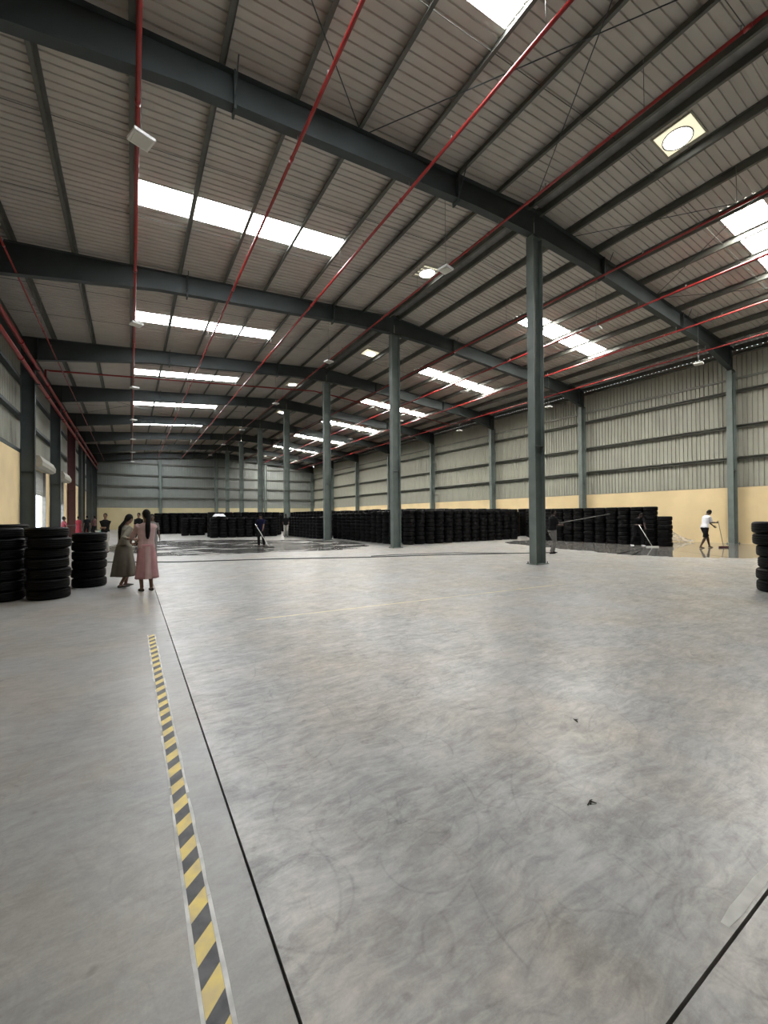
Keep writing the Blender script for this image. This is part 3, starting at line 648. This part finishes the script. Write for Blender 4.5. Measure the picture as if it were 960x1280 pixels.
# block facing the camera behind the nearest column
for i in range(13):
    stack(20.2-i*0.655, 17.62, 8, 0.318, 0.222, f'{PN[i]} stack of the dark front row between columns', 'tyres in the dark front row')
for i in range(1, 5): stack(11.92, 17.7+i*0.64, 8, 0.31, 0.218, f'{ORD[i-1]} stack of the row receding behind the second column', 'tyres in the receding row')
for i in range(5, 13): bk(11.92, 17.7+i*0.64, 8, 0.31, 0.215)
for i in range(12): bk(20.2-i*0.655, 18.34, 9, 0.318, 0.212)
for i in range(12): bk(12.6, 19.1+i*0.66, 9, 0.318, 0.210)
for i in range(10): bk(10.75, 25.6+i*0.62, 7, 0.305, 0.212)
for i in range(10): bk(11.45, 26.0+i*0.62, 9, 0.305, 0.212)
for i in range(9): bk(10.1-i*0.62, 31.95, 7, 0.305, 0.212); bk(10.2-i*0.62, 33.6, 9, 0.305, 0.212)
for i in range(5): bk(5.7, 32.9+i*0.62, 7, 0.305, 0.212)
for i in range(3): bk(5.0-i*0.6, 37.4, 7, 0.305, 0.21)
for i in range(14): bk(10.4-i*0.64, 42.4, 9, 0.31, 0.215)
# lower-detail stacks deep inside the field, hidden by the others, added to cut bounced light
deep = []
for i in range(60):
    y = 20.0+i*0.68
    for j in range(19):
        x = 13.4+j*0.66
        if y < YB-0.6 and x < XR-0.5: deep.append((x+random.uniform(-.03, .03), y, 8+random.choice((0, 0, 1)), 0.31, 0.215))
for i in range(24):
    y = 43.1+i*0.70
    for j in range(15):
        x = 2.6+j*0.70
        if y < YB-0.6: deep.append((x, y, 9, 0.31, 0.215))
for i in range(14):
    y = 34.3+i*0.66
    for j in range(7): deep.append((6.6+j*0.66, y, 8, 0.31, 0.215))
deep = [d for d in deep if all(abs(d[0]-a) > 0.62 or abs(d[1]-b) > 0.52 for a, b in COLS)]
random.seed(11)
bm_src = tyre_mesh(1.0, 1.0, 18, 'tyre_low', False)
SV = [v.co.copy() for v in bm_src.vertices]; SF = [tuple(p.vertices) for p in bm_src.polygons]; bpy.data.meshes.remove(bm_src)
mb = MB()
for (x, y, n, R, W) in bulk:
    for i in range(n):
        dx, dy, a = random.uniform(-.02, .02), random.uniform(-.02, .02), random.uniform(0, 6); ca, sa = math.cos(a)*R, math.sin(a)*R
        mb.add([(x+dx+v.x*ca-v.y*sa, y+dy+v.x*sa+v.y*ca, i*W*0.985+v.z*W) for v in SV], SF, True)
for (x, y, n, R, W) in deep:
    pr = []; 
    for i in range(n): pr += [(R*0.90, i*W), (R, i*W+W*0.3), (R, i*W+W*0.75)]
    pr += [(R*0.9, n*W), (R*0.5, n*W), (R*0.5, n*W-0.15), (0.001, n*W-0.15)]; sg = 9; m_ = len(pr)
    mb.add([(x+r_*math.cos(2*PI*k/sg), y+r_*math.sin(2*PI*k/sg), z) for k in range(sg) for r_, z in pr], [(k*m_+i, ((k+1) % sg)*m_+i, ((k+1) % sg)*m_+i+1, k*m_+i+1) for k in range(sg) for i in range(m_-1)], True)
o = mb.build('tyre_stacks', RUBBER); tag(o, 'mass of stacked black tyres filling the rear of the hall', 'tyres', kind='stuff')

# ---------------------------------------------------------------- people
def ik(a, b, l1, l2, bend):
    a, b = Vector(a), Vector(b); d = b-a; D = min(d.length, (l1+l2)*0.999); dn = d.normalized()
    x = (l1*l1-l2*l2+D*D)/(2*D); h = math.sqrt(max(l1*l1-x*x, 0)); bd = Vector(bend); bd = (bd-dn*bd.dot(dn)).normalized()
    return a+dn*x+bd*h, a+dn*D
def hand(mb, wrist, direc, palm_n, s=1.0, curl=0.9, side=1):
    """palm, four unequal curled fingers and a thumb at the side"""
    w_ = Vector(wrist); d = Vector(direc).normalized(); n = Vector(palm_n); n = (n-d*n.dot(d)).normalized(); t_ = d.cross(n)*side
    mb.tube([w_-d*0.02*s, w_+d*0.03*s, w_+d*0.085*s], [0.026*s, 0.036*s, 0.038*s], 10, ell=0.5, up=n)
    for i, (o, l) in enumerate(((-0.029, 0.058), (-0.010, 0.070), (0.010, 0.074), (0.029, 0.066))):
        p = w_+d*0.082*s+t_*o*s; a = curl*0.35; pts = [p]; r = [0.0105*s]; dd = d.copy()
        for q, fr in enumerate((0.45, 0.32, 0.23)):
            ang = curl*(0.6+0.15*i*0.3+q*0.35); dd = (d*math.cos(ang)+n*math.sin(ang)); p = p+dd*l*fr*s; pts.append(p); r.append((0.0098-0.0008*q)*s)
        mb.tube(pts, r, 7)
    p = w_+d*0.028*s+t_*0.032*s; mb.tube([p, p+(d*0.6+t_*0.7+n*0.3).normalized()*0.035*s, p+(d*0.9+t_*0.4+n*0.6).normalized()*0.065*s], [0.013*s, 0.0115*s, 0.009*s], 7)
def person(loc, rz, label, H=1.65, lean=0.0, head=(0.0, 0.0), hands=None, feet=None, outfit='trousers', skin=SKIN, top=BLACKC, bottom=GREYC, shoes=BLACKC, hair='short', female=False, sleeve='short', wide=1.0, flare=0.07, trim=None, hold=None, hip_drop=0.0, bend=None):
    """local frame: facing +y, right is +x"""
    s = H/1.70
    P = empty('person', loc, rz, label, 'person')
    hipz = 0.90*s - hip_drop; hip = Vector((0, 0, hipz)); ln = Vector((0, math.sin(lean), math.cos(lean))); fwd = Vector((0, math.cos(lean), -math.sin(lean)))
    chest = hip+ln*0.36*s; neck = hip+ln*0.56*s; sw = (0.155 if female else 0.168)*s*wide; hw = 0.095*s*wide
    headc = neck + (ln+fwd*0.15).normalized()*0.0 + Vector((0, math.sin(lean+head[0]), math.cos(lean+head[0])))*0.155*s
    HM = Matrix.Rotation(head[1], 3, 'Z') @ Matrix.Rotation(-(lean+head[0]), 3, 'X')
    feet = feet or [(-0.10, 0.0, 0), (0.10, 0.0, 0)]
    hands = hands or [(-0.24, 0.05, 0.78), (0.24, 0.05, 0.78)]
    body = MB()
    # torso
    body.tube([hip-ln*0.06*s, hip+ln*0.04*s, hip+ln*0.16*s, hip+ln*0.30*s, hip+ln*0.44*s, hip+ln*0.52*s, neck, neck+(headc-neck)*0.6], [0.145*s*wide, 0.160*s*wide, 0.135*s*wide, 0.155*s*wide, 0.165*s*wide, 0.115*s, 0.052*s, 0.050*s], 14, ell=[0.75, 0.72, 0.72, 0.68, 0.62, 0.65, 1, 1], up=(0, 1, 0))
    # head with jaw, nose, ears
    body.ball(headc, (0.072*s, 0.090*s, 0.108*s), 14, 10, HM); body.ball(headc+HM @ Vector((0, 0.022, -0.055))*s, (0.052*s, 0.062*s, 0.055*s), 12, 8, HM)
    body.ball(headc+HM @ Vector((0, 0.092, -0.018))*s, (0.014*s, 0.020*s, 0.024*s), 8, 6, HM); body.ball(headc+HM @ Vector((0, 0.078, -0.055))*s, (0.024*s, 0.014*s, 0.010*s), 8, 6, HM)
    for q in (-1, 1): body.ball(headc+HM @ Vector((q*0.073, -0.004, -0.012))*s, (0.010*s, 0.020*s, 0.030*s), 8, 6, HM)
    arms = []; UA, FA = 0.285*s, 0.25*s
    for q, (side, hd) in enumerate(zip((-1, 1), hands)):
        sh = hip+ln*0.475*s+Vector((side*sw, 0, 0)); b_ = (bend or [(side*0.25, -1, -0.5), (side*0.25, -1, -0.5)])[q]
        el, wr = ik(sh, Vector(hd), UA, FA, b_); arms.append((sh, el, wr))
        body.tube([sh, sh.lerp(el, 0.4), el, el.lerp(wr, 0.35), wr], [0.050*s, 0.043*s, 0.036*s, 0.036*s, 0.024*s], 10)
        dv = (wr-el).normalized(); nn = Vector((-side, 0.2, 0)) if abs(dv.x) < 0.8 else Vector((0, 0, -1)); hand(body, wr, dv, nn, s, 1.0 if hold else 0.6, side)
    legs = []; UL, LL = 0.43*s, 0.42*s
    for side, ft in zip((-1, 1), feet):
        hp_ = hip+Vector((side*hw, 0, -0.03*s)); an = Vector(ft)+Vector((0, 0, 0.075*s)); kn, an = ik(hp_, an, UL, LL, (0, 1, 0)); legs.append((hp_, kn, an))
        body.tube([hp_, hp_.lerp(kn, 0.4), kn, kn.lerp(an, 0.3), kn.lerp(an, 0.7), an], [0.088*s*wide, 0.076*s*wide, 0.052*s, 0.054*s, 0.038*s, 0.034*s], 12)
        body.tube([an+Vector((0, -0.045, -0.035))*s, an+Vector((0, 0.03, -0.035))*s, an+Vector((side*0.01, 0.11, -0.05))*s, an+Vector((side*0.015, 0.165, -0.058))*s], [0.034*s, 0.040*s, 0.038*s, 0.020*s], 10, ell=[0.9, 0.8, 0.6, 0.5], up=(0, 0, 1))
    b = body.build('body', skin, P); remesh(b, 0.0085 if H > 1.2 and abs(loc[1]) < 13 else 0.012, 2)
    ey = MB()
    for q in (-1, 1): ey.ball(headc+HM @ Vector((q*0.030, 0.078, 0.004))*s, 0.011*s, 8, 6)
    ey.build('eyes', EYE_M, P)
    # hair
    hr = MB(); hr.ball(headc+HM @ Vector((0, -0.014, 0.020))*s, (0.080*s, 0.092*s, 0.104*s), 14, 10, HM)
    hr.ball(headc+HM @ Vector((0, -0.045, -0.02))*s, (0.068*s, 0.058*s, 0.075*s), 12, 8, HM)
    if hair == 'long':
        p0 = headc+HM @ Vector((0, -0.085, -0.01))*s; bk = neck-fwd*0.11*s
        hr.tube([p0, p0+Vector((0, -0.02, -0.07))*s, bk-ln*0.06*s-fwd*0.03*s, bk-ln*0.18*s-fwd*0.03*s, bk-ln*0.30*s-fwd*0.01*s, bk-ln*0.36*s-fwd*0.01*s], [0.045*s, 0.048*s, 0.052*s, 0.050*s, 0.040*s, 0.018*s], 10, ell=0.6, up=(0, 1, 0))
    h_ = hr.build('hair', HAIR, P); remesh(h_, 0.009, 2)
    # clothes
    tp_ = MB(); lo = -0.02 if outfit != 'kurta' else 0.0; g_ = 0.016*s
    tp_.tube([hip+ln*lo*s, hip+ln*0.06*s, hip+ln*0.16*s, hip+ln*0.30*s, hip+ln*0.44*s, hip+ln*0.515*s, hip+ln*0.55*s], [0.172*s*wide, 0.172*s*wide, 0.152*s*wide, 0.172*s*wide, 0.180*s*wide, 0.135*s, 0.070*s], 16, ell=[0.78, 0.76, 0.76, 0.73, 0.68, 0.68, 0.9], up=(0, 1, 0))
    for sh, el, wr in arms:
        e = el if sleeve == 'short' else wr
        if sleeve == 'short': tp_.tube([sh-(el-sh)*0.08, sh.lerp(el, 0.4), sh.lerp(el, 0.85)], [0.058*s, 0.056*s, 0.052*s], 10)
        elif sleeve == 'elbow': tp_.tube([sh-(el-sh)*0.08, sh.lerp(el, 0.5), el, el.lerp(wr, 0.35)], [0.064*s, 0.057*s, 0.050*s, 0.045*s], 10)
        else: tp_.tube([sh-(el-sh)*0.08, sh.lerp(el, 0.5), el, wr], [0.064*s, 0.056*s, 0.049*s, 0.038*s], 10)
    if outfit == 'kurta':
        hem = 0.27*s; rings = 14; seg = 40; vs = []
        cx = sum((l[2].x for l in legs))/2; cy = sum((l[2].y for l in legs))/2
        for r_ in range(rings+1):
            q = r_/rings; z = hip.z+0.10*s+(hem-hip.z-0.10*s)*q; ox, oy = cx*q*0.9, cy*q*0.9
            for k in range(seg):
                a = 2*PI*k/seg; rr = (0.150+flare*q**0.8)*s*wide*(1+0.075*q*math.sin(a*7+1.3)+0.05*q*math.sin(a*12+4*q)+0.03*q*math.sin(a*3+2)); vs.append((ox+rr*math.cos(a), oy+rr*0.80*math.sin(a), z))
        sk_ = MB().add(vs, [(r_*seg+k, r_*seg+(k+1) % seg, (r_+1)*seg+(k+1) % seg, (r_+1)*seg+k) for r_ in range(rings) for k in range(seg)], True)
        so = sk_.build('skirt', bottom, P); md = so.modifiers.new('s', 'SOLIDIFY'); md.thickness = 0.006
        if trim: 
            pnl = MB(); ww = []
            for r_ in range(1, rings+1):
                for k in (28, 29, 30, 31, 32): ww.append(Vector(vs[r_*seg+k])*1.0+Vector((0, -0.012, 0)))
            pnl.add(ww, [(r_*5+k, r_*5+k+1, (r_+1)*5+k+1, (r_+1)*5+k) for r_ in range(rings-1) for k in range(4)], True); pnl.build('skirt_panel', trim, P)
    if outfit in ('trousers', 'shorts'):
        lg = MB()
        lg.tube([hip-ln*0.08*s, hip+ln*0.03*s], [0.160*s*wide, 0.162*s*wide], 14, ell=0.74, up=(0, 1, 0))
        for hp_, kn, an in legs:
            if outfit == 'trousers': lg.tube([hp_+Vector((0, 0, 0.03)), hp_.lerp(kn, 0.5), kn, kn.lerp(an, 0.5), kn.lerp(an, 0.98)], [0.100*s*wide, 0.086*s*wide, 0.070*s, 0.066*s, 0.060*s], 12)
            else: lg.tube([hp_+Vector((0, 0, 0.03)), hp_.lerp(kn, 0.5), hp_.lerp(kn, 0.95)], [0.100*s*wide, 0.092*s*wide, 0.084*s], 12)
        remesh(lg.build('trousers' if outfit == 'trousers' else 'shorts', bottom, P), 0.011, 2)
    remesh(tp_.build('kurta_top' if outfit == 'kurta' else 'shirt', top, P), 0.010, 2)
    if shoes:
        for side, (hp_, kn, an) in zip((-1, 1), legs):
            MB().tube([an+Vector((0, -0.055, -0.048))*s, an+Vector((0, 0.03, -0.046))*s, an+Vector((side*0.01, 0.11, -0.052))*s, an+Vector((side*0.015, 0.19, -0.060))*s], [0.036*s, 0.046*s, 0.046*s, 0.024*s], 10, ell=[0.75, 0.65, 0.5, 0.5], up=(0, 0, 1)).build('shoe', shoes, P)
    return P, arms
def pole(p, q, r, name, label, cat, m=WHITEP, head=None, hm=None):
    p, q = Vector(p), Vector(q); t = empty(name, q, label=label, cat=cat)
    MB().tube([p-q, Vector((0, 0, 0))], r, 8).build('handle', m, t)
    if head:
        d = Vector(head[0]).normalized(); L_, h_, w_ = head[1:]; n = Vector((-d.y, d.x, 0))
        M = Matrix((d, n, Vector((0, 0, 1)))).transposed().to_4x4(); MB().box(-L_/2, L_/2, -w_/2, w_/2, -h_, 0.02, M).build('head', hm or m, t)
    return t
IR = Vector((0.852, -0.524, 0))   # direction seen as "to the right"
def local_dir(rz, v): return Matrix.Rotation(-rz, 3, 'Z') @ Vector(v)

# the two women (backs to the camera)
person((0.27, 9.75, 0), 0.18, 'woman in a long pink dress with a long dark ponytail, seen from behind', H=1.64, female=True, outfit='kurta', top=PINK, bottom=PINKD, trim=PINK, hair='long', shoes=BROWNS, sleeve='elbow',
       hands=[(-0.20, 0.40, 1.02), (-0.10, 0.34, 1.00)], flare=0.065, head=(0.05, 0.25), feet=[(-0.08, 0.02, 0), (0.09, 0.0, 0)], lean=0.02, wide=0.98, skin=SKIN, bend=[(-0.7, -0.8, -0.7), (0.5, -1, -0.8)])
person((-0.13, 10.58, 0), -1.0, 'woman in a grey-green dress bending her head, holding hands beside the pink dress', H=1.57, female=True, outfit='kurta', top=SAGEL, bottom=SAGE, hair='long', shoes=BROWNS, sleeve='elbow',
       hands=[(0.02, 0.36, 1.02), (0.33, 0.04, 1.03)], flare=0.12, head=(0.35, 0.2), feet=[(-0.10, 0.10, 0), (0.14, -0.16, 0.02)], lean=0.10, wide=1.08, skin=SKIN, bend=[(-0.35, -1, -0.8), (-0.1, -1, -0.7)])
# people behind them
person((-0.95, 21.6, 0), 2.9, 'man in a black shirt and pale trousers standing behind the two women, arms folded', H=1.68, top=BLACKC, bottom=LGREY, hands=[(0.02, 0.24, 1.08), (-0.02, 0.26, 1.06)], skin=SKIN)
person((0.35, 25.5, 0), 2.6, 'farther man in dark clothes seen between the two women', H=1.74, top=BLACKC, bottom=BLACKC, skin=SKIN)
person((0.78, 23.6, 0), 3.3, 'small dark-clothed person seen just left of the grey shirted one', H=1.50, top=BLACKC, bottom=BLACKC, skin=SKIN2)
person((0.62, 16.4, 0), 3.0, 'person in a grey shirt mostly hidden behind the pink dress', H=1.60, top=GREYC, bottom=GREYC, skin=SKIN2, hair='short')
# people near the shutter doors
person((-3.15, 28.6, 0), -1.2, 'person in rose-red clothes standing by the nearer shutter door', H=1.58, top=ROSE, bottom=LGREY, skin=SKIN2, hands=[(-0.22, 0.1, 0.85), (0.36, 0.30, 1.1)])
person((-3.25, 37.2, 0), -0.6, 'person in a long red garment by the farther shutter door', H=1.62, outfit='kurta', female=True, top=REDC, bottom=REDC, skin=SKIN2, hair='short')
person((-3.0, 40.6, 0), 0.4, 'person in a black outfit standing beyond the maroon column', H=1.68, top=BLACKC, bottom=BLACKC, skin=SKIN)
person((-2.55, 41.2, 0), 0.9, 'person in a dark red top beside the black clothed one near the maroon column', H=1.66, top=MAROON, bottom=BLACKC, skin=SKIN2)
person((-3.6, 16.6, 0), 1.2, 'person mostly out of the picture at its left edge beside the cream wall', H=1.66, top=BLACKC, bottom=BLACKC, skin=SKIN)
bag = empty('shopping_bag', (-1.95, 38.0, 0), label='teal plastic bag on the floor beside the left tyre stacks and columns', cat='bag')
vs = []
for r_, (z, a, b2) in enumerate(((0.0, 0.16, 0.12), (0.12, 0.23, 0.17), (0.30, 0.22, 0.14), (0.42, 0.12, 0.07), (0.50, 0.05, 0.03))):
    for k in range(14):
        g_ = 2*PI*k/14; j_ = 1+0.12*math.sin(3*g_+r_*2); vs.append((a*j_*math.cos(g_), b2*j_*math.sin(g_), z))
MB().add(vs, [(r_*14+k, r_*14+(k+1) % 14, (r_+1)*14+(k+1) % 14, (r_+1)*14+k) for r_ in range(4) for k in range(14)]+[tuple(range(14))[::-1], tuple(range(56, 70))], True).build('bag_body', TEAL, bag)
for s_ in (-1, 1): MB().tube([(s_*0.06, 0, 0.46), (s_*0.10, 0, 0.58), (s_*0.02, 0, 0.64), (s_*-0.03, 0, 0.50)], 0.010, 6).build('handle', TEAL, bag)
def extinguisher(x, y, label):
    t = empty('fire_extinguisher', (x, y, 0), label=label, cat='extinguisher')
    MB().tube([(0, 0, 0), (0, 0, 0.05), (0, 0, 0.44), (0, 0, 0.50), (0, 0, 0.53)], [0.075, 0.08, 0.08, 0.05, 0.025], 14).build('cylinder', RED, t)
    MB().box(-0.02, 0.10, -0.012, 0.012, 0.54, 0.56).box(-0.02, 0.08, -0.012, 0.012, 0.58, 0.60).box(-0.02, 0.02, -0.02, 0.02, 0.52, 0.60).build('valve', HOSE, t)
    MB().tube([(-0.02, 0, 0.55), (-0.10, 0, 0.50), (-0.10, 0.0, 0.22)], 0.011, 6).build('hose', HOSE, t)
extinguisher(-3.45, 46.5, 'red fire extinguisher on the floor by the far left columns'); extinguisher(-3.40, 31.3, 'red fire extinguisher by the column between the shutter doors')

# sweepers
P, A = person((5.65, 21.07, 0), PI-0.5, 'man in a navy shirt and dark trousers sweeping water in the middle distance', H=1.66, lean=0.22, head=(0.5, 0.0), top=NAVY, bottom=BLACKC, skin=SKIN, hands=[(-0.16, 0.42, 0.82), (0.20, 0.26, 1.02)], hold=True, feet=[(-0.12, 0.0, 0), (0.12, 0.06, 0)])
Mw = Matrix.Translation((5.65, 21.07, 0)) @ Matrix.Rotation(PI-0.5, 4, 'Z')
pole(Mw @ Vector((0.27, 0.18, 1.14)), Mw @ Vector((-0.60, 0.95, 0.03)), 0.011, 'floor_squeegee', 'pale long-handled squeegee held by the man in navy', 'squeegee', WHITEP, ((1, -0.5, 0), 0.5, 0.03, 0.03), HOSE)
person((9.75, 29.7, 0), PI-0.3, 'man in a dark top and grey trousers standing before the far tyre stacks', H=1.68, lean=0.08, head=(0.3, 0), top=BLACKC, bottom=LGREY, skin=SKIN2, hands=[(-0.2, 0.25, 0.9), (0.2, 0.25, 0.95)])
P, A = person((13.85, 10.15, 0), -1.75, 'dark-clothed worker half hidden behind the nearest middle column, holding a pole', H=1.70, lean=0.12, top=BLACKC, bottom=GREYC, skin=SKIN2, hands=[(-0.14, 0.40, 1.16), (0.14, 0.36, 1.10)], hold=True, feet=[(-0.12, 0.18, 0), (0.12, -0.16, 0)], shoes=BLACKC)
Mw = Matrix.Translation((13.85, 10.15, 0)) @ Matrix.Rotation(-1.75, 4, 'Z')
_h = Mw @ Vector((-0.10, 0.46, 1.17))
pole(_h-IR*0.35-Vector((0, 0, 0.06)), _h+IR*2.0+Vector((0, 0, 0.34)), 0.013, 'long_pole', 'long pale pole held out level by the worker behind the nearest column', 'pole', GALV)
P, A = person((20.42, 10.35, 0), 2.55, 'worker in black bending over a squeegee in front of the tyre row', H=1.66, lean=0.55, head=(0.3, 0), top=BLACKC, bottom=BLACKC, skin=SKIN2, hands=[(-0.05, 0.62, 0.80), (0.12, 0.45, 0.98)], hold=True, feet=[(-0.18, 0.15, 0), (0.18, -0.1, 0)], shoes=WHITEC)
Mw = Matrix.Translation((20.42, 10.35, 0)) @ Matrix.Rotation(2.55, 4, 'Z')
pole(Mw @ Vector((0.17, 0.48, 1.0)), Mw @ Vector((-0.12, 1.0, 0.03)), 0.011, 'floor_squeegee', 'white long-handled squeegee in front of the tyre row', 'squeegee', WHITEP, (IR, 0.55, 0.03, 0.04), WHITEP)
P, A = person((21.25, 7.95, 0), -2.12, 'man in a white shirt and black shorts sweeping the wet floor by the cream wall', H=1.68, lean=0.20, head=(0.55, 0.0), top=WHITEC, bottom=BLACKC, outfit='shorts', skin=SKIN2, shoes=None, hands=[(-0.05, 0.50, 0.88), (0.08, 0.46, 1.10)], hold=True, feet=[(-0.10, 0.28, 0), (0.10, -0.26, 0)])
Mw = Matrix.Translation((21.25, 7.95, 0)) @ Matrix.Rotation(-2.12, 4, 'Z')
pole(Mw @ Vector((0.09, 0.52, 1.18)), Mw @ Vector((-0.05, 0.86, 0.05)), 0.013, 'broom', 'thin broom held by the man in the white shirt', 'broom', GALV, (IR, 0.40, 0.05, 0.05), MAROON)

# white cloth on the stacks and crumpled plastic by the right row
vs = []; n = 14
for i in range(n+1):
    for j in range(n+1):
        u, v = i/n-0.5, j/n-0.5; d = max(abs(u), abs(v))*2; vs.append((u*0.8, v*0.75, 0.03-0.25*max(0, d-0.6)**1.2*2+0.02*math.sin(9*u+2)*math.cos(11*v)+0.03))
o = MB().add(vs, [(i*(n+1)+j, (i+1)*(n+1)+j, (i+1)*(n+1)+j+1, i*(n+1)+j+1) for i in range(n) for j in range(n)], True).build('cloth', WHITEC, None, (5.5, 32.0, 8*0.212*0.985+0.0)); tag(o, 'crumpled white cloth lying on top of a distant tyre stack', 'cloth')
PLAS = mat('clear_plastic', (0.62, 0.58, 0.52), 0.25); PLAS.node_tree.nodes['Principled BSDF'].inputs['Alpha'].default_value = 0.42
vs = []; rnd = random.Random(4); n = 18
for i in range(n+1):
    for j in range(n+1):
        u, v = i/n, j/n; ht = 1.15*(1-u)**1.7+0.06; vs.append((0.42*v+0.25*rnd.uniform(-.15, .15), -u*1.75, ht*(v)+rnd.uniform(0, .07)*(1 if v < .99 else 0)))
o = MB().add(vs, [(i*(n+1)+j, (i+1)*(n+1)+j, (i+1)*(n+1)+j+1, i*(n+1)+j+1) for i in range(n) for j in range(n)]).build('plastic_sheet', PLAS, None, (24.75, 11.6, 0.004)); tag(o, 'crumpled clear plastic sheeting heaped beside the right end of the tyre row', 'plastic')

# small fixtures on the left wall columns
for k in (3,):
    t = empty('conduit', (XL+0.3, YF[5]-0.16, 0), label='slim pale conduit running down the far left wall column', cat='conduit')
    MB().tube([(0, 0, 0.3), (0, 0, 8.0)], 0.02, 8).build('pipe', GALV, t)
print('tyres', n_ty, 'bulk', sum(b[2] for b in bulk), 'objects', len(COL.objects))
for o in COL.objects:
    if o.get('label') and not (4 <= len(o['label'].split()) <= 16): print('LONG', o.name, o['label'])
